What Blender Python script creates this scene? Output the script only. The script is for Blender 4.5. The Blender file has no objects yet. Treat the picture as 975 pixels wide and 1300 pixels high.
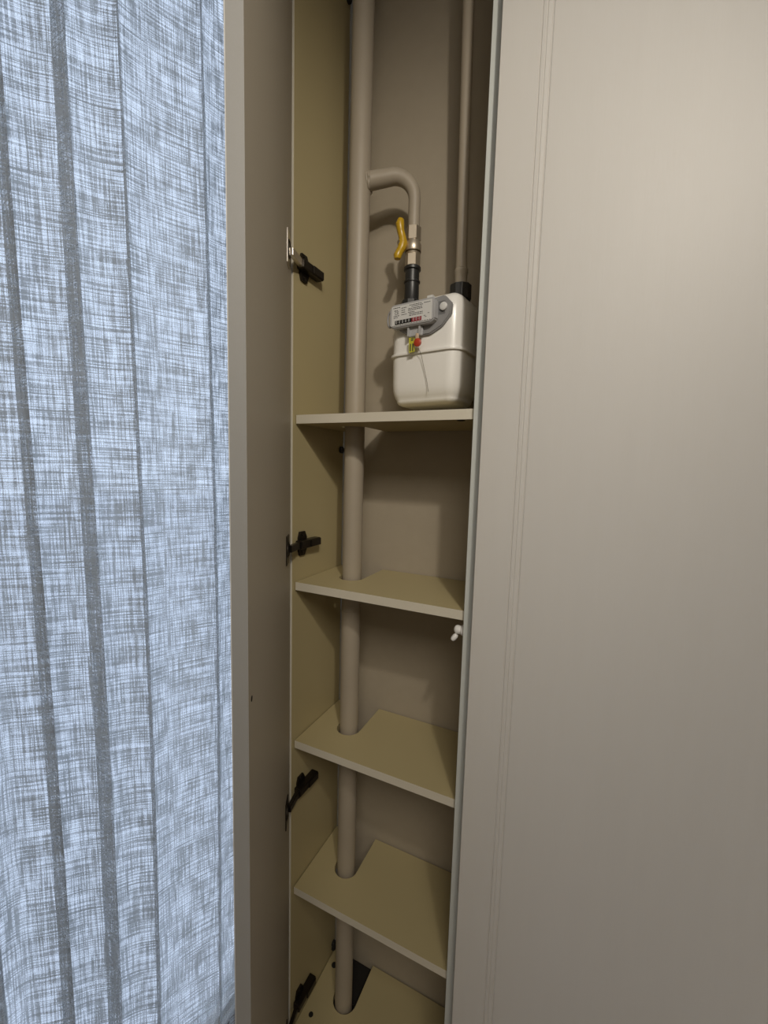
import bpy, bmesh, math, random
from mathutils import Vector, Matrix
random.seed(7)

# ---------------------------------------------------------------- units
# layout is written in plan millimetres (x right, y into the cupboard, z up), K turns them into metres
K = 0.001125
ZO = 300.0                                   # the room's floor lies this far under z = 0
OFF = Vector((0, 0, ZO * K))
def V(x, y, z): return Vector((x * K, y * K, z * K)) + OFF

scene = bpy.context.scene
C = scene.collection

# ---------------------------------------------------------------- camera
cam_d = bpy.data.cameras.new('camera')
cam_d.sensor_fit = 'HORIZONTAL'; cam_d.sensor_width = 36.0
cam_d.lens = 532.93 / 975 * 36.0
cam_d.clip_start = 0.01
cam = bpy.data.objects.new('camera', cam_d); C.objects.link(cam)
yaw, pitch, roll = (math.radians(a) for a in (25.29, 5.96, 1.54))
Fh = Vector((-math.sin(yaw), math.cos(yaw), 0)); Rh = Vector((math.cos(yaw), math.sin(yaw), 0)); Uh = Vector((0, 0, 1))
f2 = Fh * math.cos(pitch) - Uh * math.sin(pitch); u2 = Uh * math.cos(pitch) + Fh * math.sin(pitch)
r3 = Rh * math.cos(roll) + u2 * math.sin(roll); u3 = -Rh * math.sin(roll) + u2 * math.cos(roll)
m = Matrix((r3, u3, -f2)).transposed().to_4x4()
m.translation = V(499.77, -655.35, 1164.83)
cam.matrix_world = m
scene.camera = cam

# ---------------------------------------------------------------- world, light, exposure
SKY_STRENGTH = 1.2
SPOT_W, SPOT_POS, SPOT_AIM = 29.5, (825, -860, 1950), (100, 100, 1290)
FILL_W, FILL_POS, FILL_SIZE = 30.0, (1100, -1750, 2341), 1000  # unseen ceiling panel added as soft ambient fill
LAMP_COL = (1.0, 0.92, 0.80)
scene.view_settings.view_transform = 'Standard'
scene.view_settings.look = 'None'
scene.view_settings.gamma = 1.0
scene.view_settings.use_curve_mapping = False
scene.view_settings.exposure = 0.0
w = bpy.data.worlds.new('sky'); scene.world = w; w.use_nodes = True
bg = w.node_tree.nodes['Background']
bg.inputs['Color'].default_value = (0.75, 0.84, 1.0, 1); bg.inputs['Strength'].default_value = SKY_STRENGTH

# ---------------------------------------------------------------- material helpers
def srgb(r, g, b):
    f = lambda c: (c / 255 / 12.92) if c / 255 <= 0.04045 else ((c / 255 + 0.055) / 1.055) ** 2.4
    return (f(r), f(g), f(b), 1)
def mat(name, col, rough=0.5, metal=0.0, spec=0.5, noise=0.0, nscale=300.0, bump=0.0, bscale=None, stretch=(1, 1, 1), bdist=0.0004, coat=0.0):
    m = bpy.data.materials.new(name); m.use_nodes = True
    nt = m.node_tree; b = nt.nodes['Principled BSDF']
    b.inputs['Base Color'].default_value = col; b.inputs['Roughness'].default_value = rough
    b.inputs['Metallic'].default_value = metal; b.inputs['Specular IOR Level'].default_value = spec
    b.inputs['Coat Weight'].default_value = coat
    tc = nt.nodes.new('ShaderNodeTexCoord'); mp = nt.nodes.new('ShaderNodeMapping'); mp.inputs['Scale'].default_value = stretch
    nt.links.new(tc.outputs['Object'], mp.inputs['Vector'])
    if noise:
        n = nt.nodes.new('ShaderNodeTexNoise'); n.inputs['Scale'].default_value = nscale; n.inputs['Detail'].default_value = 4
        nt.links.new(mp.outputs[0], n.inputs['Vector'])
        mx = nt.nodes.new('ShaderNodeMix'); mx.data_type = 'RGBA'
        mx.inputs['A'].default_value = [c * (1 - noise) for c in col[:3]] + [1]
        mx.inputs['B'].default_value = [min(1, c * (1 + noise)) for c in col[:3]] + [1]
        nt.links.new(n.outputs['Fac'], mx.inputs['Factor']); nt.links.new(mx.outputs['Result'], b.inputs['Base Color'])
    if bump:
        n2 = nt.nodes.new('ShaderNodeTexNoise'); n2.inputs['Scale'].default_value = bscale or nscale; n2.inputs['Detail'].default_value = 3
        nt.links.new(mp.outputs[0], n2.inputs['Vector'])
        bp = nt.nodes.new('ShaderNodeBump'); bp.inputs['Strength'].default_value = bump; bp.inputs['Distance'].default_value = bdist
        nt.links.new(n2.outputs['Fac'], bp.inputs['Height']); nt.links.new(bp.outputs[0], b.inputs['Normal'])
    return m

M = {}
M['laminate'] = mat('cream_laminate', (0.45, 0.38, 0.21, 1), 0.45, noise=0.05, nscale=900, bump=0.10, bscale=700, bdist=0.0003)
M['daylit_edge'] = mat('daylit_edge_band', (0.56, 0.585, 0.56, 1), 0.4, noise=0.03, nscale=600)  # cool window light on the right panel's edge put into the band colour
M['edge'] = mat('lamplit_edge_band', (0.64, 0.60, 0.50, 1), 0.4, noise=0.03, nscale=600)  # edge band made lighter for the lamp its front faces
M['front'] = mat('cashmere_front', (0.58, 0.56, 0.525, 1), 0.5, spec=0.4, noise=0.02, nscale=60, bump=0.22, bscale=420, stretch=(1, 1, 0.10), bdist=0.0005)
M['side'] = mat('grey_edge_band', (0.29, 0.283, 0.265, 1), 0.5, noise=0.03, nscale=500)
M['inner'] = mat('front_back_side', (0.44, 0.395, 0.32, 1), 0.55, noise=0.03, nscale=500)
M['wall'] = mat('taupe_wall_paint', (0.38, 0.33, 0.255, 1), 0.85, spec=0.2, noise=0.04, nscale=40, bump=0.25, bscale=350, bdist=0.0006)
M['roomwall'] = mat('room_wall_paint', (0.48, 0.46, 0.425, 1), 0.85, spec=0.2, noise=0.02, nscale=40)
M['ceiling'] = mat('ceiling_paint', (0.55, 0.54, 0.52, 1), 0.9, spec=0.2)
M['floor'] = mat('oak_floor', (0.17, 0.11, 0.07, 1), 0.45, noise=0.25, nscale=12, stretch=(1, 12, 1))
M['pipe'] = mat('taupe_pipe_paint', (0.37, 0.32, 0.25, 1), 0.45, noise=0.05, nscale=30, bump=0.12, bscale=120, bdist=0.0006)
M['brass'] = mat('nickelled_brass', (0.62, 0.54, 0.43, 1), 0.38, metal=0.8)
M['darkbrass'] = mat('dark_brass', (0.16, 0.12, 0.075, 1), 0.35, metal=0.9)
M['blackplastic'] = mat('black_plastic', (0.022, 0.022, 0.022, 1), 0.38, noise=0.2, nscale=200)
M['yellow'] = mat('yellow_enamel', (0.52, 0.32, 0.015, 1), 0.3)
M['meterwhite'] = mat('meter_white_enamel', (0.86, 0.85, 0.82, 1), 0.28, spec=0.5, coat=0.3)
M['grey'] = mat('grey_plastic', (0.27, 0.27, 0.275, 1), 0.4, noise=0.06, nscale=500)
M['palegrey'] = mat('pale_grey_plastic', (0.42, 0.42, 0.43, 1), 0.35)
M['label'] = mat('label_white', (0.66, 0.66, 0.65, 1), 0.35)
M['ink'] = mat('print_ink', (0.06, 0.06, 0.065, 1), 0.5)
M['black'] = mat('gloss_black', (0.012, 0.012, 0.012, 1), 0.25)
M['red'] = mat('counter_red', (0.28, 0.015, 0.03, 1), 0.3)
M['digit'] = mat('digit_white', (0.6, 0.6, 0.6, 1), 0.5)
M['seal_red'] = mat('seal_orange_red', (0.46, 0.05, 0.02, 1), 0.4)
M['seal_yellow'] = mat('seal_yellow_green', (0.55, 0.53, 0.05, 1), 0.35)
M['seal_pale'] = mat('seal_cream', (0.65, 0.50, 0.36, 1), 0.4)
M['wire'] = mat('steel_wire', (0.25, 0.23, 0.2, 1), 0.4, metal=0.6)
M['hinge'] = mat('black_nickel', (0.045, 0.038, 0.032, 1), 0.36, metal=0.85)
M['steel_lit_hinge'] = mat('steel_and_lit_hinge', (0.72, 0.68, 0.62, 1), 0.28, metal=1.0)  # plain steel, also stands for the light on the top hinge
M['white'] = mat('white_plastic', (0.80, 0.79, 0.77, 1), 0.4)
M['frame'] = mat('window_frame_white', (0.75, 0.76, 0.77, 1), 0.4)
M['pave'] = mat('pale_paving', (0.84, 0.85, 0.87, 1), 0.9, noise=0.05, nscale=2)
M['dark'] = mat('dark_hole', (0.01, 0.008, 0.006, 1), 0.9)

def glass_mat():
    m = bpy.data.materials.new('window_glass'); m.use_nodes = True; nt = m.node_tree
    nt.nodes.remove(nt.nodes['Principled BSDF']); out = nt.nodes['Material Output']
    t = nt.nodes.new('ShaderNodeBsdfTransparent'); t.inputs['Color'].default_value = (0.94, 0.97, 1, 1)
    g = nt.nodes.new('ShaderNodeBsdfGlossy'); g.inputs['Roughness'].default_value = 0.03
    mx = nt.nodes.new('ShaderNodeMixShader'); mx.inputs[0].default_value = 0.05
    nt.links.new(t.outputs[0], mx.inputs[1]); nt.links.new(g.outputs[0], mx.inputs[2]); nt.links.new(mx.outputs[0], out.inputs[0])
    return m
M['glass'] = glass_mat()

def curtain_mat():
    """Loose linen voile: uneven warp and weft threads (opaque, translucent) with open gaps between them. UV is in metres."""
    m = bpy.data.materials.new('linen_voile'); m.use_nodes = True; nt = m.node_tree; L = nt.links
    nt.nodes.remove(nt.nodes['Principled BSDF']); out = nt.nodes['Material Output']
    N = lambda t: nt.nodes.new('ShaderNode' + t)
    uv = N('UVMap'); uv.uv_map = 'UVMap'
    def noise(sx, sy, detail, off=0.0):
        mp = N('Mapping'); mp.inputs['Scale'].default_value = (sx, sy, 1); mp.inputs['Location'].default_value = (off, off * 0.7, off)
        L.new(uv.outputs[0], mp.inputs['Vector'])
        n = N('TexNoise'); n.noise_dimensions = '2D'; n.inputs['Scale'].default_value = 1; n.inputs['Detail'].default_value = detail; n.inputs['Roughness'].default_value = 0.6
        L.new(mp.outputs[0], n.inputs['Vector']); return n.outputs['Fac']
    def ramp(fac, lo, hi, a=0.0, b=1.0):
        r = N('MapRange'); r.interpolation_type = 'SMOOTHSTEP'
        for k, v in (('From Min', lo), ('From Max', hi), ('To Min', a), ('To Max', b)): r.inputs[k].default_value = v
        L.new(fac, r.inputs['Value']); return r.outputs[0]
    def op(o, a, b, clamp=False):
        x = N('Math'); x.operation = o; x.use_clamp = clamp
        for i, s in enumerate((a, b)):
            if isinstance(s, (int, float)): x.inputs[i].default_value = s
            else: L.new(s, x.inputs[i])
        return x.outputs[0]
    warp = ramp(noise(440, 11, 1, 3.1), 0.43, 0.58)          # upright threads
    weft = ramp(noise(10, 440, 1, 11.7), 0.43, 0.58)         # level threads
    slub_u = ramp(noise(230, 6, 1, 23.0), 0.58, 0.72)        # thicker slubs
    slub_v = ramp(noise(4, 250, 1, 37.0), 0.57, 0.72)
    patch = ramp(noise(34, 26, 2, 51.0), 0.30, 0.70, -0.13, 0.13)
    fuzz = ramp(noise(600, 600, 1, 67.0), 0.3, 0.7, -0.14, 0.14)
    d = op('ADD', op('MULTIPLY', warp, 0.42), op('MULTIPLY', weft, 0.42))
    d = op('ADD', d, op('MULTIPLY', slub_u, 0.22)); d = op('ADD', d, op('MULTIPLY', slub_v, 0.28))
    d = op('ADD', d, patch); d = op('ADD', d, fuzz)
    dens = op('ADD', d, CURTAIN_BASE, clamp=True)            # share of the surface that is thread
    dens = op('MINIMUM', dens, 0.97)
    dif = N('BsdfDiffuse'); dif.inputs['Color'].default_value = (0.32, 0.335, 0.35, 1)
    tr = N('BsdfTranslucent'); tr.inputs['Color'].default_value = (0.52, 0.53, 0.52, 1)
    th = N('AddShader')
    mx0 = N('MixShader'); mx0.inputs[0].default_value = 0.45
    L.new(dif.outputs[0], mx0.inputs[1]); L.new(tr.outputs[0], mx0.inputs[2])
    nt.nodes.remove(th)
    tp = N('BsdfTransparent')
    mx = N('MixShader'); L.new(dens, mx.inputs[0]); L.new(tp.outputs[0], mx.inputs[1]); L.new(mx0.outputs[0], mx.inputs[2])
    L.new(mx.outputs[0], out.inputs[0])
    return m
CURTAIN_BASE = 0.17
M['curtain'] = curtain_mat()

# ---------------------------------------------------------------- object helpers
def obj(name, bm, m, parent=None, smooth=False, ms=None):
    me = bpy.data.meshes.new(name); bmesh.ops.recalc_face_normals(bm, faces=bm.faces); bm.to_mesh(me); bm.free()
    for x in (ms or [m]): me.materials.append(M[x] if isinstance(x, str) else x)
    if smooth:
        for p in me.polygons: p.use_smooth = True
        me.set_sharp_from_angle(angle=math.radians(smooth if smooth > 1 else 38))
    return place(bpy.data.objects.new(name, me), parent)
WLOC = {}                                     # where each object's origin stands in the room
def attach(o, loc, parent):
    C.objects.link(o); o.location = loc; WLOC[o] = Vector(loc)
    if parent: o.parent = parent; o.matrix_parent_inverse = Matrix.Translation(-WLOC[parent])
    return o
def place(o, parent):
    """move the origin under the mesh, keep the mesh where it is"""
    co = [v.co for v in o.data.vertices]
    lo = [min(c[i] for c in co) for i in range(3)]; hi = [max(c[i] for c in co) for i in range(3)]
    c = Vector(((lo[0] + hi[0]) / 2, (lo[1] + hi[1]) / 2, lo[2]))
    o.data.transform(Matrix.Translation(-c))
    return attach(o, c, parent)
def tag(o, label=None, cat=None, group=None, kind=None):
    for k, v in (('label', label), ('category', cat), ('group', group), ('kind', kind)):
        if v: o[k] = v
    return o
def thing(name, label, cat, base, group=None):
    """An Empty at the thing's base; children are built in room coordinates and stay there."""
    o = bpy.data.objects.new(name, None); o.empty_display_size = 0.05; attach(o, V(*base), None)
    return tag(o, label, cat, group)
def box(bm, x0, x1, y0, y1, z0, z1, bev=0.0, mi=0):
    vs = [bm.verts.new(V(x, y, z)) for x in (x0, x1) for y in (y0, y1) for z in (z0, z1)]
    fs = [bm.faces.new([vs[i] for i in q]) for q in ((0, 1, 3, 2), (4, 6, 7, 5), (0, 4, 5, 1), (2, 3, 7, 6), (0, 2, 6, 4), (1, 5, 7, 3))]
    for f in fs: f.material_index = mi
    if bev:
        bmesh.ops.bevel(bm, geom=list({e for f in fs for e in f.edges}), offset=bev * K, segments=2, affect='EDGES', profile=0.5)
    return bm
def B(*a, **k): return box(bmesh.new(), *a, **k)
def prism(bm, pts, z0, z1):
    """outline in plan extruded upwards"""
    a = [bm.verts.new(V(x, y, z0)) for x, y in pts]; b = [bm.verts.new(V(x, y, z1)) for x, y in pts]
    n = len(pts); bm.faces.new(a[::-1]); bm.faces.new(b)
    for i in range(n): bm.faces.new((a[i], a[(i + 1) % n], b[(i + 1) % n], b[i]))
    return bm
def frame_of(d):
    d = d.normalized(); h = Vector((0, 0, 1)) if abs(d.z) < 0.9 else Vector((1, 0, 0))
    s = d.cross(h).normalized(); return s, s.cross(d).normalized()
def tube(bm, path, radii, n=24, cap=True, jitter=0):
    """path: plan-mm points, one radius each; rings carried along the path"""
    P = [V(*p) for p in path]; rings = []; s = None
    for i, p in enumerate(P):
        d = (P[min(i + 1, len(P) - 1)] - P[max(i - 1, 0)]).normalized()
        if s is None: s, t = frame_of(d)
        else: s = (s - d * s.dot(d)).normalized(); t = s.cross(d).normalized()
        r = radii[i] if isinstance(radii, (list, tuple)) else radii
        rings.append([bm.verts.new(p + (s * math.cos(2 * math.pi * k / n) + t * math.sin(2 * math.pi * k / n)) * r * K) for k in range(n)])
    for a, b in zip(rings, rings[1:]):
        for k in range(n): bm.faces.new((a[k], a[(k + 1) % n], b[(k + 1) % n], b[k]))
    if cap: bm.faces.new(rings[0][::-1]); bm.faces.new(rings[-1])
    return bm
def lathe(bm, prof, base, axis=(0, 0, 1), n=24):
    """prof: (radius, height along the axis) from base"""
    ax = Vector(axis).normalized(); s, t = frame_of(ax); o = V(*base); rings = []
    for r, h in prof:
        rings.append([bm.verts.new(o + ax * h * K + (s * math.cos(2 * math.pi * k / n) + t * math.sin(2 * math.pi * k / n)) * max(r, 0.01) * K) for k in range(n)])
    for a, b in zip(rings, rings[1:]):
        for k in range(n): bm.faces.new((a[k], a[(k + 1) % n], b[(k + 1) % n], b[k]))
    bm.faces.new(rings[0][::-1]); bm.faces.new(rings[-1]); return bm
def obox(bm, org, ax, ay, az, x0, x1, y0, y1, z0, z1, bev=0.0):
    """box in a local frame (org in plan-mm, axes unit vectors)"""
    o = V(*org); vs = [bm.verts.new(o + (ax * x + ay * y + az * z) * K) for x in (x0, x1) for y in (y0, y1) for z in (z0, z1)]
    fs = [bm.faces.new([vs[i] for i in q]) for q in ((0, 1, 3, 2), (4, 6, 7, 5), (0, 4, 5, 1), (2, 3, 7, 6), (0, 2, 6, 4), (1, 5, 7, 3))]
    if bev: bmesh.ops.bevel(bm, geom=list({e for f in fs for e in f.edges}), offset=bev * K, segments=2, affect='EDGES', profile=0.5)
    return bm
def opoly(bm, org, ax, ay, az, pts, z0, z1):
    """outline in a local frame extruded along az"""
    o = V(*org)
    a = [bm.verts.new(o + (ax * x + ay * y + az * z0) * K) for x, y in pts]; b = [bm.verts.new(o + (ax * x + ay * y + az * z1) * K) for x, y in pts]
    n = len(pts); bm.faces.new(a[::-1]); bm.faces.new(b)
    for i in range(n): bm.faces.new((a[i], a[(i + 1) % n], b[(i + 1) % n], b[i]))
    return bm
X, Y, Z = Vector((1, 0, 0)), Vector((0, 1, 0)), Vector((0, 0, 1))

# ---------------------------------------------------------------- room shell
WL, WR, YB, YF, CE = -250.0, 2700.0, 186.0, -2700.0, 2360.0     # wall faces, ceiling
FL = -ZO
WY0, WY1, WZ0, WZ1 = -1500.0, 182.0, -288.0, 2335.0               # window opening in the left wall
def struct(name, bm, m, parent=None): o = obj(name, bm, m, parent); tag(o, kind='structure'); return o
struct('floor', B(WL - 70, WR + 100, YF - 100, YB + 200, FL - 60, FL), 'floor')
struct('ceiling', B(WL - 70, WR + 100, YF - 100, YB + 200, CE, CE + 60), 'ceiling')
struct('wall_back', B(WL - 70, WR + 100, YB, YB + 200, FL, CE), 'wall')
struct('wall_right', B(WR, WR + 100, YF - 100, YB, FL, CE), 'roomwall')
struct('wall_front', B(WL - 70, WR, YF - 100, YF, FL, CE), 'roomwall')
bm = bmesh.new()
box(bm, WL - 70, WL, YF, WY0, FL, CE); box(bm, WL - 70, WL, WY1, YB, FL, CE)
box(bm, WL - 70, WL, WY0, WY1, FL, WZ0); box(bm, WL - 70, WL, WY0, WY1, WZ1, CE)
struct('wall_left', bm, 'roomwall')
# window with two sashes
win = bpy.data.objects.new('window_1', None); attach(win, V(WL - 35, (WY0 + WY1) / 2, WZ0), None); tag(win, 'white framed window behind the linen curtain', kind='structure')
bm = bmesh.new(); fx0, fx1, ft = WL - 60, WL - 10, 28
box(bm, fx0, fx1, WY0, WY0 + ft, WZ0, WZ1); box(bm, fx0, fx1, WY1 - ft, WY1, WZ0, WZ1)
box(bm, fx0, fx1, WY0 + ft, WY1 - ft, WZ0, WZ0 + ft); box(bm, fx0, fx1, WY0 + ft, WY1 - ft, WZ1 - ft, WZ1)
obj('window_frame', bm, 'frame', win)
ym = (WY0 + WY1) / 2
obj('mullion', B(fx0, fx1, ym - 35, ym + 35, WZ0 + ft, WZ1 - ft), 'frame', win)
for a, b in ((WY0 + ft, ym - 35), (ym + 35, WY1 - ft)):
    obj('pane', B(WL - 37, WL - 33, a, b, WZ0 + ft, WZ1 - ft), 'glass', win)
obj('window_sill', B(WL - 60, WL + 4, WY0 + 2, WY1 - 2, WZ0 + 0.2, WZ0 + 8, bev=1), 'white', win)
struct('ground', B(-60000, WL - 260, -40000, 40000, -3300, -3200), 'pave')

# ---------------------------------------------------------------- linen curtain
def catmull(pts, n=10):
    out = []
    for i in range(len(pts) - 1):
        p0, p1, p2, p3 = (Vector(pts[max(0, min(len(pts) - 1, j))]) for j in (i - 1, i, i + 1, i + 2))
        for k in range(n):
            t = k / n
            out.append(0.5 * ((2 * p1) + (-p0 + p2) * t + (2 * p0 - 5 * p1 + 4 * p2 - p3) * t * t + (-p0 + 3 * p1 - 3 * p2 + p3) * t ** 3))
    out.append(Vector(pts[-1])); return out
# plan of the pleats, listed along the cloth (x, y); fold amplitude about 50 mm
PLAN = []
y = -1240.0
while y < -470:
    PLAN += [(-198, y), (-180, y + 24), (-157, y + 50), (-147, y + 60), (-159, y + 66), (-190, y + 66)]; y += 76 + random.uniform(-6, 8)
PLAN += [(-190, -396), (-170, -376), (-152, -360), (-145, -357), (-158, -355), (-190, -349), (-200, -344), (-196, -334), (-178, -313), (-155, -295), (-146, -286), (-160, -281), (-190, -279), (-200, -274), (-196, -261), (-178, -235), (-156, -217), (-148, -212), (-160, -204), (-188, -189), (-200, -178), (-196, -154), (-184, -123), (-168, -93), (-154, -70), (-148, -64), (-160, -51), (-190, -30), (-200, -15), (-195, 11), (-180, 41), (-165, 74), (-155, 102), (-170, 133)]
path = catmull(PLAN, 6)
ctop, cbot, nz = 2318.0, -294.0, 66
arc = [0.0]
for a, b in zip(path, path[1:]): arc.append(arc[-1] + (b - a).length)
bm = bmesh.new(); uvl = bm.loops.layers.uv.new('UVMap'); grid = []
for j in range(nz + 1):
    t = j / nz; z = ctop + (cbot - ctop) * t; row = []
    for i, p in enumerate(path):
        s = arc[i] / 1000.0
        drift = 16 * (t - 0.42) + 5 * math.sin(3.1 * t * 2 + s * 2.3)
        amp = 0.88 + 0.2 * t + 0.07 * math.sin(5 * t + s * 3)
        x = -175 + (p.x + 175) * amp + 2.0 * math.sin(9 * t + 4 * s)
        row.append(bm.verts.new(V(x, p.y + drift, z)))
    grid.append(row)
for j in range(nz):
    for i in range(len(path) - 1):
        f = bm.faces.new((grid[j][i], grid[j + 1][i], grid[j + 1][i + 1], grid[j][i + 1])); f.smooth = True
        zz = [(ctop + (cbot - ctop) * q / nz) * K for q in (j, j + 1, j + 1, j)]
        # weft threads sag a little across each pleat
        uu = [arc[i] * K, arc[i] * K, arc[i + 1] * K, arc[i + 1] * K]
        for l, u_, v_ in zip(f.loops, uu, zz): l[uvl].uv = (u_, v_)
cur = obj('curtain', bm, 'curtain')
tag(cur, 'sheer off-white linen curtain hanging in soft pleats before the window', 'curtain')
for p in cur.data.polygons: p.use_smooth = True
rod = thing('curtain_rail', 'white curtain rail above the linen curtain', 'curtain rail', (-175, -600, 2320))
obj('rail', tube(bmesh.new(), [(-175, -1330, 2332), (-175, 150, 2332)], 12, 16), 'white', rod, smooth=True)
for yy in (-1200, -500, 40): obj('bracket', B(WL, -170, yy - 8, yy + 8, 2340, 2352), 'white', rod)

# ---------------------------------------------------------------- shallow cupboard round the riser
TH = 16.0; WI = 340.5; YFR = -8.0; TOP = 2300.0
SH = [1260.0, 937.94, 606.28, 273.86]; BOT = -71.35
cup = thing('pipe_cupboard', 'tall narrow cream cupboard with open door and shelves cut around a pipe', 'cupboard', (WI / 2, 84, FL))
def panel(name, x0, x1, y0, y1, z0, z1, lab=None, edge='edge'):
    """board with cream faces and a front edge band whose colour carries the light on it"""
    bm = B(x0, x1, y0, y1, z0, z1, bev=0.6)
    o = obj(name, bm, 'laminate', cup, ms=['laminate', edge])
    for p in o.data.polygons:
        if p.normal.y < -0.5: p.material_index = 1
    if lab: o['label'] = lab
    return o
panel('side_panel', -TH, 0, YFR, 176, FL + 2, TOP)
panel('side_panel', WI, WI + TH, YFR, 176, FL + 2, TOP, edge='daylit_edge')
panel('top_panel', 0.3, WI - 0.3, YFR, 171, TOP - TH, TOP)
obj('plinth', B(0.3, WI - 0.3, 22, 38, FL + 1, BOT - TH - 0.5), 'laminate', cup)
def slotted(name, z, yb=182.5, yf=0.0, sx=79.0, sy=88.0, r=26.0, rb=None):
    pts = [(2.0, yf), (WI - 0.4, yf), (WI - 0.4, yb), (sx + r, yb), (sx + r, sy)]
    pts += [(sx + r * math.cos(a), sy + r * math.sin(a)) for a in (-math.pi * k / 18 for k in range(1, 18))]
    pts += [(sx - r, sy), (sx - r, 172), (2.0, 172)]
    bm = prism(bmesh.new(), pts, z - TH, z)
    o = obj(name, bm, 'laminate', cup, ms=['laminate', 'edge'])
    for p in o.data.polygons:
        if p.normal.y < -0.9 and p.area > 1e-3: p.material_index = 1
    return o
for z in SH: slotted('shelf', z)
slotted('bottom_panel', BOT, yf=-7.0, sx=79, sy=94, r=28)
# black filler added under the bottom panel to make the riser hole look shaded
sl = [(118, 50), (118, 184), (99, 184), (99, 90)] + [(77.5 + 21.5 * math.cos(a), 90 + 21.5 * math.sin(a)) for a in (-math.pi * k / 14 for k in range(1, 14))] + [(56, 90), (56, 184), (40, 184), (40, 50)]
obj('dark_void_filler', prism(bmesh.new(), sl, BOT - TH - 14, BOT - TH - 0.3), 'dark', cup)
obj('dark_void_filler', B(56.3, 98.7, 112, 184, BOT - TH - 14, BOT - TH - 0.3), 'dark', cup)
# cam fittings: dark holes and spacers
obj('screw_hole', lathe(bmesh.new(), [(5.2, -0.2), (5.2, 0.5), (4.0, 0.6)], (24, 35.6, BOT), n=20), 'dark', cup)
obj('cam_fitting', lathe(bmesh.new(), [(6.5, -0.3), (6.5, 0.8), (5.0, 1.2)], (20, 140, BOT), n=20), 'blackplastic', cup)
obj('cam_fitting', lathe(bmesh.new(), [(7, -0.3), (7, 0.6), (5, 1.0)], (316, 12, SH[0] - TH), axis=(0, 0, -1), n=20), 'dark', cup)
for z in (2108, 1203, -48, -119 + 60):
    o = obj('wall_spacer', lathe(bmesh.new(), [(2.5, -3), (6.5, -2), (7.5, 2), (7.5, 5), (4, 8)], (0, 165, z), axis=(1, 0, 0), n=16), 'blackplastic', cup, smooth=True)
obj('wall_bracket', B(0.3, 7, 158, 171, 2114, 2150, bev=1), 'white', cup)
# white catch on the right-hand side, just under the second shelf
ct = obj('door_catch', lathe(bmesh.new(), [(9, 0), (9, 5), (7, 7), (7.5, 14), (6, 17), (2.5, 19)], (WI, 8, 902), axis=(-1, 0, 0), n=20), 'white', cup, smooth=True)
tag(ct, 'small white plastic catch')
obj('catch_pin', lathe(bmesh.new(), [(3, 0), (4.4, 3), (4.4, 9), (3, 12)], (WI - 13, 3, 895), axis=(-0.55, -0.2, -0.8), n=14), 'white', ct, smooth=True)

# framed front with a milled groove, in a local frame: a = along the width, n = outward normal
GROOVE = [(0, 0), (51.5, 0), (52.6, -1.3), (53.8, -0.2), (57.6, -0.2), (58.6, -1.2), (59.8, -0.5), (64.4, -0.9), (65.6, -2.6), (67.4, -1.5)]
def framed_front(org, a, n, wd, z0, z1, th, parent):
    """door slab whose outer face steps through the moulding profile; back face flat"""
    stile = 67.4
    o = V(*org); bm = bmesh.new()
    def P(u, d, z): return o + (a * u + n * d) * K + Z * (z * K)
    # nested rectangles following the profile
    loops = []
    for u, d in GROOVE:
        loops.append([bm.verts.new(P(u + (0.8 if u == 0 else 0), d, z0 + u)), bm.verts.new(P(wd - u, d, z0 + u)), bm.verts.new(P(wd - u, d, z1 - u)), bm.verts.new(P(u + (0.8 if u == 0 else 0), d, z1 - u))])
    for l0, l1 in zip(loops, loops[1:]):
        for k in range(4): bm.faces.new((l0[k], l0[(k + 1) % 4], l1[(k + 1) % 4], l1[k]))
    bm.faces.new(loops[-1])
    chamf = [bm.verts.new(P(u, -1.0, z)) for u, z in ((0, z0), (wd, z0), (wd, z1), (0, z1))]
    back = [bm.verts.new(P(u, -th, z)) for u, z in ((0, z0), (wd, z0), (wd, z1), (0, z1))]
    for k in range(4):
        bm.faces.new((loops[0][k], loops[0][(k + 1) % 4], chamf[(k + 1) % 4], chamf[k]))
        bm.faces.new((chamf[k], chamf[(k + 1) % 4], back[(k + 1) % 4], back[k])).material_index = 2
    bf = bm.faces.new(back[::-1]); bf.material_index = 1
    return obj('door', bm, 'front', parent, ms=['front', 'inner', 'side'])

# open left-hand door
PH = math.radians(59.35); DW, DT = 357.0, 18.5
da = Vector((math.cos(PH), -math.sin(PH), 0)); dn = Vector((-math.sin(PH), -math.cos(PH), 0))
d_org = Vector((-4, YFR - 0.4, 0)) + dn * DT
door = framed_front(d_org, da, dn, DW, FL + 70, TOP - 2, DT, cup)
tag(door, 'open door leaf with a pale edge')
def on_door(u, d, z): p = Vector((-4, YFR - 0.4, 0)) + da * u - dn * d; return (p.x, p.y, z)   # d = proud of the inner face
obj('screw_hole', lathe(bmesh.new(), [(3.4, -0.4), (3.4, 0.4), (2.6, 0.5)], on_door(342, 0, 896), axis=-dn, n=16), 'dark', door)
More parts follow.
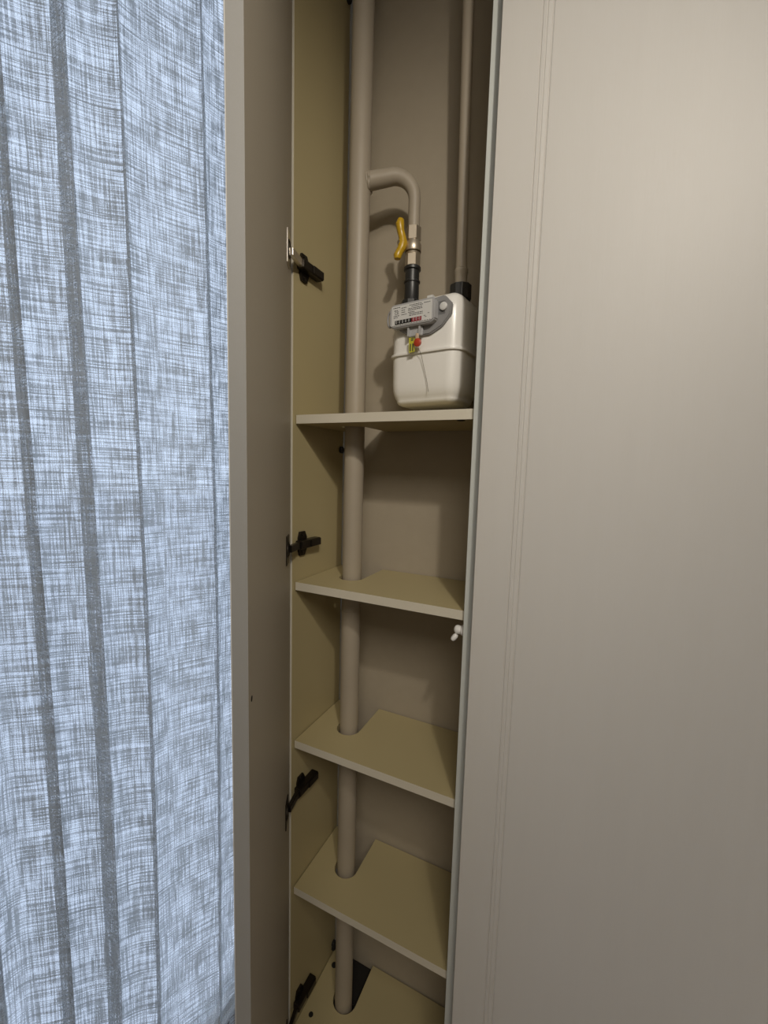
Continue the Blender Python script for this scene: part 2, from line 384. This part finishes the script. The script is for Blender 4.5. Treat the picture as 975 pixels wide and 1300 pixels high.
# concealed hinges: plate and arm on the side panel, cup flange on the door
for z, lit in ((1530, 1), (1012, 0), (492, 0), (-20, 0)):  # lit: light on the top hinge is put into a brighter metal
    arm = obj('hinge', B(0.2, 17, 1, 65, z - 8, z + 8, bev=2), 'hinge', cup)
    bm = bmesh.new(); pts = [(12, -24), (28, -24), (34, -12), (34, 12), (28, 24), (12, 24), (8, 12), (8, -12)]
    opoly(bm, (0.1, 0, z), Y, Z, X, pts, 0, 4.0); obj('mounting_plate', bm, 'hinge', arm)
    obj('cover_cap', B(16.8, 19, 30, 63, z - 7, z + 7, bev=1), 'hinge', arm)
    for s in (-18, 18): obj('screw', lathe(bmesh.new(), [(3.2, 0), (3.2, 1.2), (2.0, 1.8)], (4.0, 20, z + s), axis=(1, 0, 0), n=14), 'hinge', arm)
    p1 = Vector(on_door(40, 4, z)); p0 = Vector((9, 3, z)); d = (p1 - p0); L_ = d.length; d.normalize(); s = d.cross(Z).normalized()
    bm = bmesh.new(); obox(bm, p0, d, s, Z, 0, L_, -4, 4, -6.5, 6.5, bev=0.8)
    obj('link_arm', bm, 'steel_lit_hinge' if lit else 'hinge', arm)
    bm = bmesh.new(); obox(bm, on_door(0, 0, z), da, -dn, Z, 33, 62, 0.1, 2.0, -27, 27, bev=0.6)
    obj('cup_flange', bm, 'steel_lit_hinge' if lit else 'hinge', arm)
    obj('hinge_cup', lathe(bmesh.new(), [(15, 0.3), (15, 3.0), (12.5, 3.4), (12.5, 1.2)], on_door(46, 0, z), axis=-dn, n=24), 'hinge', arm)

# ---------------------------------------------------------------- tall cabinet on the right with its closed framed door
RX = WI + TH + 1.5; RW = 533.0
tall = thing('tall_cabinet', 'tall closed cashmere cabinet with a milled frame line on its door', 'cabinet', (RX + RW / 2, 84, FL))
for a, b in ((RX - 0.8, RX + 15), (RX + RW - 14, RX + RW + 1)):
    obj('side_panel', B(a, b, YFR, 180, FL + 2, TOP), 'laminate', tall)
obj('top_panel', B(RX + 15, RX + RW - 14, YFR, 180, TOP - TH, TOP), 'laminate', tall)
obj('bottom_panel', B(RX + 15, RX + RW - 14, YFR, 180, BOT - TH, BOT), 'laminate', tall)
obj('plinth', B(RX + 15, RX + RW - 14, 22, 38, FL + 1, BOT - TH - 0.5), 'laminate', tall)
framed_front((RX, YFR - 2 - 18, 0), X, -Y, RW, BOT - TH, TOP - 2, 18, tall)

# ---------------------------------------------------------------- gas riser with its welded branch
ris = thing('gas_riser_pipe', 'thick beige painted gas riser with a bent branch at the top', 'pipe', (77, 89.5, FL))
obj('riser', tube(bmesh.new(), [(77, 89.5, FL + 1), (77.6, 89.5, 600), (78.4, 89.5, 1400), (81, 89.5, CE - 1)], 20, 40), 'pipe', ris, smooth=True)
lx, ly = 179.1, 120.3                        # vertical leg of the branch
r0 = Vector((79.5, 89.5, 0)); zt, rb = 1706.0, 42.0
dv = Vector((lx, ly, 0)) - r0; Ld = dv.length; dv.normalize(); run = Ld - rb
pth = [r0 + dv * t + Z * (1699 + (zt - 1699) * t / run) for t in (14, 24, 38, run - 6)]; rad = [16.5, 15.5, 15.2, 14.6]
for k in range(0, 11):
    a = math.pi / 2 * k / 10
    pth.append(r0 + dv * (run + rb * math.sin(a)) + Z * (zt - rb + rb * math.cos(a))); rad.append(14.4 - 3.2 * k / 10)
pth += [Vector((lx, ly, z)) for z in (1655, 1630, 1614.3)]; rad += [11.2, 11.0, 11.0]
obj('branch_bend', tube(bmesh.new(), pth, rad, 28), 'pipe', ris, smooth=True)
wb = bmesh.new(); c0 = r0 + Z * 1699 + dv * 19.5
s, t = frame_of(dv)
tube(wb, [c0 + (s * math.cos(a) + t * math.sin(a)) * (16.0 + 1.2 * math.sin(5 * a)) - dv * (3.6 * math.sin(a * 1.0) ** 2 * 0 + 2.6 * (1 - abs(math.cos(a)))) for a in (2 * math.pi * k / 28 for k in range(29))], [2.4 + 0.6 * math.sin(3 * k) for k in range(29)], 8, cap=False)
obj('weld_bead', wb, 'pipe', ris, smooth=True)
wb = bmesh.new(); tube(wb, [(77.4 + 19.9 * math.cos(a), 89.5 + 19.9 * math.sin(a), 868) for a in (2 * math.pi * k / 32 for k in range(33))], 0.9, 6, cap=False)
obj('weld_bead', wb, 'pipe', ris, smooth=True)

# ---------------------------------------------------------------- ball valve and insulating joint under the branch
# meter, valve and outlet are drawn in a unit of their own, 1.075 plan-mm, with its own origin
bx, by = 201.5, 66.0
K0, OFF0 = K, OFF
K, OFF = K0 * 1.075, OFF0 + Vector((-37.5, 49.3, -87.4)) * K0
MTOP = (CE + 87.4) / 1.075
val = thing('gas_ball_valve', 'nickel ball valve with yellow butterfly handle above the gas meter', 'valve', (bx, by, 1517))
def hexnut(z0, z1, r, x=bx, y=by, rot=0.2, n=6):
    bm = bmesh.new(); prism(bm, [(x + r * math.cos(rot + 2 * math.pi * k / n), y + r * math.sin(rot + 2 * math.pi * k / n)) for k in range(n)], z0, z1)
    bmesh.ops.bevel(bm, geom=bm.edges[:], offset=0.8 * K, segments=1, affect='EDGES'); return bm
obj('upper_nut', hexnut(1560, 1583, 13.5), 'brass', val)
obj('valve_body', lathe(bmesh.new(), [(11, 0), (12, 4), (14.5, 9), (14.5, 19), (12, 25), (11.5, 28)], (bx, by, 1534), n=28), 'brass', val, smooth=True)
obj('collar', lathe(bmesh.new(), [(13.2, 0), (14.2, 1.5), (14.2, 4), (13, 5)], (bx, by, 1540), n=28), 'darkbrass', val, smooth=True)
obj('lower_nut', hexnut(1517, 1537, 13.8), 'brass', val)
hd = Vector((-0.66, -0.75, 0)).normalized(); hs = Vector((hd.y, -hd.x, 0)).normalized()
obj('stem', tube(bmesh.new(), [Vector((bx, by, 1553)) + hd * t for t in (8, 15, 24)], [6.5, 5, 4.4], 16), 'brass', val, smooth=True)
hc = Vector((bx, by, 1553)) + hd * 20
hb = bmesh.new()
hp = [hc + Z * zz + hd * dd + hs * ss for zz, dd, ss in ((37, 5.5, -1), (30, 7, -1), (20, 5, 0), (9, 1, 0), (0, 0, 0), (-8, 2, 0), (-15, 6, 0.5), (-22, 9, 1), (-27, 9, 1))]
tube(hb, hp, [5.4, 7.6, 6.4, 6.4, 8.6, 7.2, 6.6, 7.2, 5.4], 14)
hn = obj('handle', hb, 'yellow', val, smooth=True); tag(hn, 'yellow butterfly handle')
obj('handle_screw', lathe(bmesh.new(), [(3.6, 0), (3.6, 3), (2, 4)], hc + hd * 6, axis=hd, n=12), 'steel_lit_hinge', hn)
jt = thing('insulating_joint', 'black plastic insulating joint between valve and gas meter', 'pipe joint', (bx, by, 1456))
obj('joint_body', lathe(bmesh.new(), [(12.0, 0), (13, 2), (12.6, 33), (12.6, 48), (12, 61)], (bx, by, 1456), n=28), 'blackplastic', jt, smooth=True)
obj('joint_rib', lathe(bmesh.new(), [(13.4, 0), (14.4, 1), (14.4, 3), (13.0, 4)], (bx, by, 1490), n=28), 'blackplastic', jt, smooth=True)
obj('joint_rib', lathe(bmesh.new(), [(13.4, 0), (15, 1), (15, 5), (13.0, 7)], (bx, by, 1511), n=28), 'blackplastic', jt, smooth=True)

# ---------------------------------------------------------------- outlet pipe
ox, oy = 290.0, 66.0
outp = thing('outlet_pipe', 'thin beige gas pipe rising from the right of the meter', 'pipe', (ox, oy, 1474))
obj('pipe', tube(bmesh.new(), [(ox, oy, 1474), (ox, oy, 1500), (289.6, 65, 1520), (287.5, 50, 1887), (286, 42, MTOP - 1)], [9.6, 9.6, 8.8, 8.8, 8.8], 24), 'pipe', outp, smooth=True)
obj('pipe_socket', lathe(bmesh.new(), [(10.2, 0), (10.4, 18), (11.6, 20), (11.6, 24), (9.6, 26)], (ox, oy, 1474), n=28), 'pipe', outp, smooth=True)

# ---------------------------------------------------------------- gas meter
met = thing('gas_meter', 'white enamelled diaphragm gas meter with grey index above the top shelf', 'gas meter', (250, 68.5, 1273))
MC = Vector((250.0, 68.5, 0)); MR = math.radians(-8.5)
mx_, my_ = Vector((math.cos(MR), math.sin(MR), 0)), Vector((-math.sin(MR), math.cos(MR), 0))
MW, MD, RC = 67.0, 51.0, 24.0
def ring(bm, inset, z, n=9):
    w_, d_, r_ = MW - inset, MD - inset, max(RC - inset, 5)
    pts = []
    for cx, cy, a0 in ((w_ - r_, d_ - r_, 0), (-w_ + r_, d_ - r_, 90), (-w_ + r_, -d_ + r_, 180), (w_ - r_, -d_ + r_, 270)):
        for k in range(n):
            a = math.radians(a0 + 90 * k / (n - 1)); pts.append((cx + r_ * math.cos(a), cy + r_ * math.sin(a)))
    vs = []
    for px, py in pts:
        p = MC + mx_ * px + my_ * py; vs.append(bm.verts.new(V(p.x, p.y, z)))
    return vs
def loft(prof):
    bm = bmesh.new(); rs = [ring(bm, i, z) for i, z in prof]
    for a, b in zip(rs, rs[1:]):
        for k in range(len(a)): bm.faces.new((a[k], a[(k + 1) % len(a)], b[(k + 1) % len(a)], b[k]))
    bm.faces.new(rs[0][::-1]); bm.faces.new(rs[-1]); return bm
obj('lower_shell', loft([(26, 1273.5), (18, 1274.5), (12.5, 1277), (9.6, 1280), (8.8, 1282.5), (8.6, 1284), (6, 1288), (3.6, 1293.5), (1.9, 1300), (0.9, 1311), (0.3, 1357)]), 'meterwhite', met, smooth=50)
obj('seam_flange', loft([(0, 1355.5), (-3.2, 1356), (-3.8, 1358), (-3.2, 1360), (0, 1360.5)]), 'meterwhite', met, smooth=50)
obj('upper_shell', loft([(0.3, 1359), (0.8, 1400), (1.6, 1424), (4, 1436), (8, 1443), (15, 1447.5), (26, 1449)]), 'meterwhite', met, smooth=50)
obj('outlet_nut', hexnut(1449, 1473, 18.6, ox, oy, 0.1, 10), 'blackplastic', met)
obj('inlet_nut', hexnut(1447, 1460, 17.6, bx, by, 0.3, 10), 'blackplastic', met)
# index housing on the front: local frame u right, v up, out = towards the room
io = MC - my_ * MD; org = Vector((io.x, io.y, 1410)) - mx_ * 3.5; out_ = -my_
def IP(pts, d0, d1, o=org, tilt=0): return opoly(bmesh.new(), o, mx_, Z, out_, pts, d0, d1)
bk = IP([(-52, 22), (44, 29), (56, 16), (55, -2), (42, -17), (20, -27), (-16, -27), (-36, -15), (-50, -4)], -6, 5)
bmesh.ops.bevel(bk, geom=bk.edges[:], offset=1.5 * K, segments=2, affect='EDGES')
ih = obj('index_housing', bk, 'grey', met, smooth=True); tag(ih, 'grey plastic index housing with counter and rating plate')
fr = IP([(-51, 18), (-46, 25), (30, 25), (34, 18), (34, -8), (26, -13), (-44, -13), (-51, -8)], 4, 17)
bmesh.ops.bevel(fr, geom=fr.edges[:], offset=1.6 * K, segments=2, affect='EDGES')
obj('index_frame', fr, 'palegrey', ih, smooth=True)
obj('label_plate', IP([(-46, 21.5), (29, 21.5), (29, -9.5), (-46, -9.5)], 16, 17.6), 'label', ih)
obj('counter_window', IP([(-39, -1.5), (-7, -1.5), (-7, -7.8), (-39, -7.8)], 17, 18.0), 'black', ih)
obj('decimal_window', IP([(-7, -1.5), (11, -1.5), (11, -7.8), (-7, -7.8)], 17, 18.0), 'red', ih)
pm = bmesh.new()
def bar(u0, u1, v0, v1): opoly(pm, org, mx_, Z, out_, [(u0, v0), (u1, v0), (u1, v1), (u0, v1)], 17.3, 17.75)
for v_, u0, u1 in ((19, -43, -30), (19, -12, 12), (16.6, -8, 13), (13.6, -14, 13), (11.2, -14, 12), (8.0, -14, -2), (5.4, -12, 13), (2.8, -12, 13), (3.5, -42, -34), (17, -27, -18), (13.4, -27, -19), (10.0, -27, -20), (6.5, -27, -17), (18.2, 15, 27), (14.6, -41, -34), (6.2, -42, -31)):
    u = u0
    while u < u1 - 1: 
        l = random.uniform(1.5, 4.0); bar(u, min(u + l, u1), v_ - 0.55, v_ + 0.55); u += l + random.uniform(0.5, 1.2)
u = -44
while u < 26: bar(u, u + random.uniform(0.8, 2.0), -9.2, -8.6); u += random.uniform(2.5, 5)
bar(15, 18, -2, -1.2); bar(17, 20, -4, -3.2); bar(22, 25, 1, 1.8)
obj('printed_text', pm, 'ink', ih)
def glyphs(name, txt, size, u, v, d, m, parent):
    cu = bpy.data.curves.new(name, 'FONT'); cu.body = txt; cu.size = size * K; cu.align_x = 'CENTER'; cu.align_y = 'CENTER'
    to = bpy.data.objects.new(name, cu); C.objects.link(to)
    me = bpy.data.meshes.new_from_object(to.evaluated_get(bpy.context.evaluated_depsgraph_get()))
    bpy.data.objects.remove(to); me.name = name
    R_ = Matrix((mx_, Z, out_)).transposed().to_4x4(); R_.translation = V(*(org + mx_ * u + Z * v + out_ * d))
    me.transform(R_); me.materials.clear(); me.materials.append(M[m])
    return place(bpy.data.objects.new(name, me), parent)
for i, u in enumerate((-36, -30, -24, -18, -12)): glyphs('digit', '0', 6.2, u, -4.6, 18.3, 'digit', ih)
for i, u in enumerate((-3.5, 2, 7.5)): glyphs('digit', '0', 6.2, u, -4.6, 18.3, 'digit', ih)
glyphs('printed_mark', 'CE', 6.5, -36, 10.5, 17.9, 'ink', ih)
obj('side_clip', tube(bmesh.new(), [org + mx_ * (-52 - 6 * math.sin(a)) + Z * (5 + 13 * math.cos(a)) + out_ * 11 for a in (math.pi * k / 10 for k in range(11))], 1.6, 10), 'grey', ih, smooth=True)
obj('sealing_screw', lathe(bmesh.new(), [(6.2, 0), (6.2, 3), (4.5, 4)], org + mx_ * 44 + Z * 11 + out_ * 5, axis=out_, n=20), 'label', ih, smooth=True)
obj('top_catch', IP([(18, 25), (28, 25), (28, 29), (18, 29)], 6, 14), 'label', ih)
rb_ = bmesh.new()
for k in range(22): opoly(rb_, org, mx_, Z, out_, [(34.2 + 1.1 * k - 1.0 * (k // 11) * 11, 0), (34.6 + 1.1 * k - 1.0 * (k // 11) * 11, 0), (34.6 + 1.1 * k - 1.0 * (k // 11) * 11, 20), (34.2 + 1.1 * k - 1.0 * (k // 11) * 11, 20)], 4.9, 5.5)
obj('ribbing', rb_, 'grey', ih)
br = IP([(-17, -12), (7, -12), (9, -18), (8, -28), (-16, -28), (-18, -18)], 5, 9)
bmesh.ops.bevel(br, geom=br.edges[:], offset=1.0 * K, segments=1, affect='EDGES'); obj('pulse_port', br, 'palegrey', ih)
for u in (-16, 5): obj('port_rail', IP([(u - 1.5, -11), (u + 1.5, -11), (u + 1.5, -28), (u - 1.5, -28)], 8, 13), 'palegrey', ih)
# seals hanging from the index
st = obj('seal_tag', IP([(-15, -30), (-5, -31), (-4, -53), (-14, -54)], 10, 11.4), 'seal_yellow', met); tag(st, 'yellow plastic seal tag')
tb = bmesh.new()
for v_ in (-33, -35.5): opoly(tb, org, mx_, Z, out_, [(-11, v_), (-6, v_), (-6, v_ + 1.6), (-11, v_ + 1.6)], 11.3, 11.6)
for u in (-12.5, -8): opoly(tb, org, mx_, Z, out_, [(u, -40), (u + 2, -40), (u + 2, -52), (u, -52)], 11.3, 11.6)
obj('tag_print', tb, 'ink', st)
sd = obj('seal_disc', lathe(bmesh.new(), [(6.4, 0), (6.6, 1), (6.6, 3), (4.8, 4.2)], org + mx_ * 3 + Z * -40.5 + out_ * 12, axis=out_, n=20), 'seal_red', met, smooth=True); tag(sd, 'round orange-red seal')
obj('seal_stub', lathe(bmesh.new(), [(2.6, 0), (3.4, 4), (2.2, 9)], org + mx_ * 0 + Z * -34 + out_ * 11, axis=(0.2, -0.3, 0.9), n=12), 'seal_pale', sd, smooth=True)
obj('seal_wire', tube(bmesh.new(), [org + mx_ * u + Z * v + out_ * d for u, v, d in ((3, -47, 11), (7, -60, 6), (11, -78, 4), (17, -102, 2.5), (20, -118, 2.5))], 0.45, 6), 'wire', met)

K, OFF = K0, OFF0
# ---------------------------------------------------------------- ceiling spotlight and an added fill panel (above and behind the viewer)
em = bpy.data.materials.new('bulb_glow'); em.use_nodes = True
eb = em.node_tree.nodes['Principled BSDF']; eb.inputs['Emission Color'].default_value = (1, 0.86, 0.68, 1); eb.inputs['Emission Strength'].default_value = 0.6
M['bulb'] = em
def light(kind, p, pos, parent, size):
    ld = bpy.data.lights.new('lamp_light', kind); ld.energy = p; ld.color = LAMP_COL
    if kind != 'AREA': ld.shadow_soft_size = size
    lo = attach(bpy.data.objects.new('lamp_light', ld), V(*pos), parent)
    return ld, lo
spot = thing('ceiling_spotlight', 'white ceiling spotlight aimed at the cupboard', 'spotlight', SPOT_POS)
sa = (Vector(SPOT_AIM) - Vector(SPOT_POS)).normalized(); sp = Vector(SPOT_POS)
obj('ceiling_plate', lathe(bmesh.new(), [(45, 0), (45, 10), (40, 14)], (sp.x, sp.y, CE - 0.5), axis=(0, 0, -1), n=28), 'white', spot, smooth=True)
obj('stem', tube(bmesh.new(), [sp - sa * 40, (sp.x, sp.y, sp.z + 80), (sp.x, sp.y, CE - 12)], 7, 14), 'white', spot, smooth=True)
obj('spot_can', lathe(bmesh.new(), [(20, -70), (30, -66), (34, -6), (31, -6), (28, -50), (5, -55)], sp, axis=sa, n=28), 'white', spot, smooth=True)
obj('bulb', lathe(bmesh.new(), [(6, -54), (14, -46), (20, -34), (18, -30)], sp, axis=sa, n=20), 'bulb', spot, smooth=True)
ld, lo = light('SPOT', SPOT_W, SPOT_POS, spot, 0.035)
ld.spot_size = math.radians(74); ld.spot_blend = 1.0
lo.rotation_euler = sa.to_track_quat('-Z', 'Y').to_euler()
pan = thing('fill_light_panel', 'added square fill light panel in a white frame, out of view', 'fill light', FILL_POS)  # added out of view to raise the ambient light
px_, py_, pz_ = FILL_POS; hp_ = FILL_SIZE / 2
bm = bmesh.new()
for a in (-1, 1):
    box(bm, px_ + a * (hp_ + 12) - 12, px_ + a * (hp_ + 12) + 12, py_ - hp_ - 24, py_ + hp_ + 24, pz_ - 8, CE - 0.5)
    box(bm, px_ - hp_, px_ + hp_, py_ + a * (hp_ + 12) - 12, py_ + a * (hp_ + 12) + 12, pz_ - 8, CE - 0.5)
obj('frame', bm, 'white', pan)
obj('diffuser', B(px_ - hp_, px_ + hp_, py_ - hp_, py_ + hp_, pz_ + 4, pz_ + 10), 'bulb', pan)
ld, lo = light('AREA', FILL_W, FILL_POS, pan, 0.0)
ld.shape = 'SQUARE'; ld.size = FILL_SIZE * K
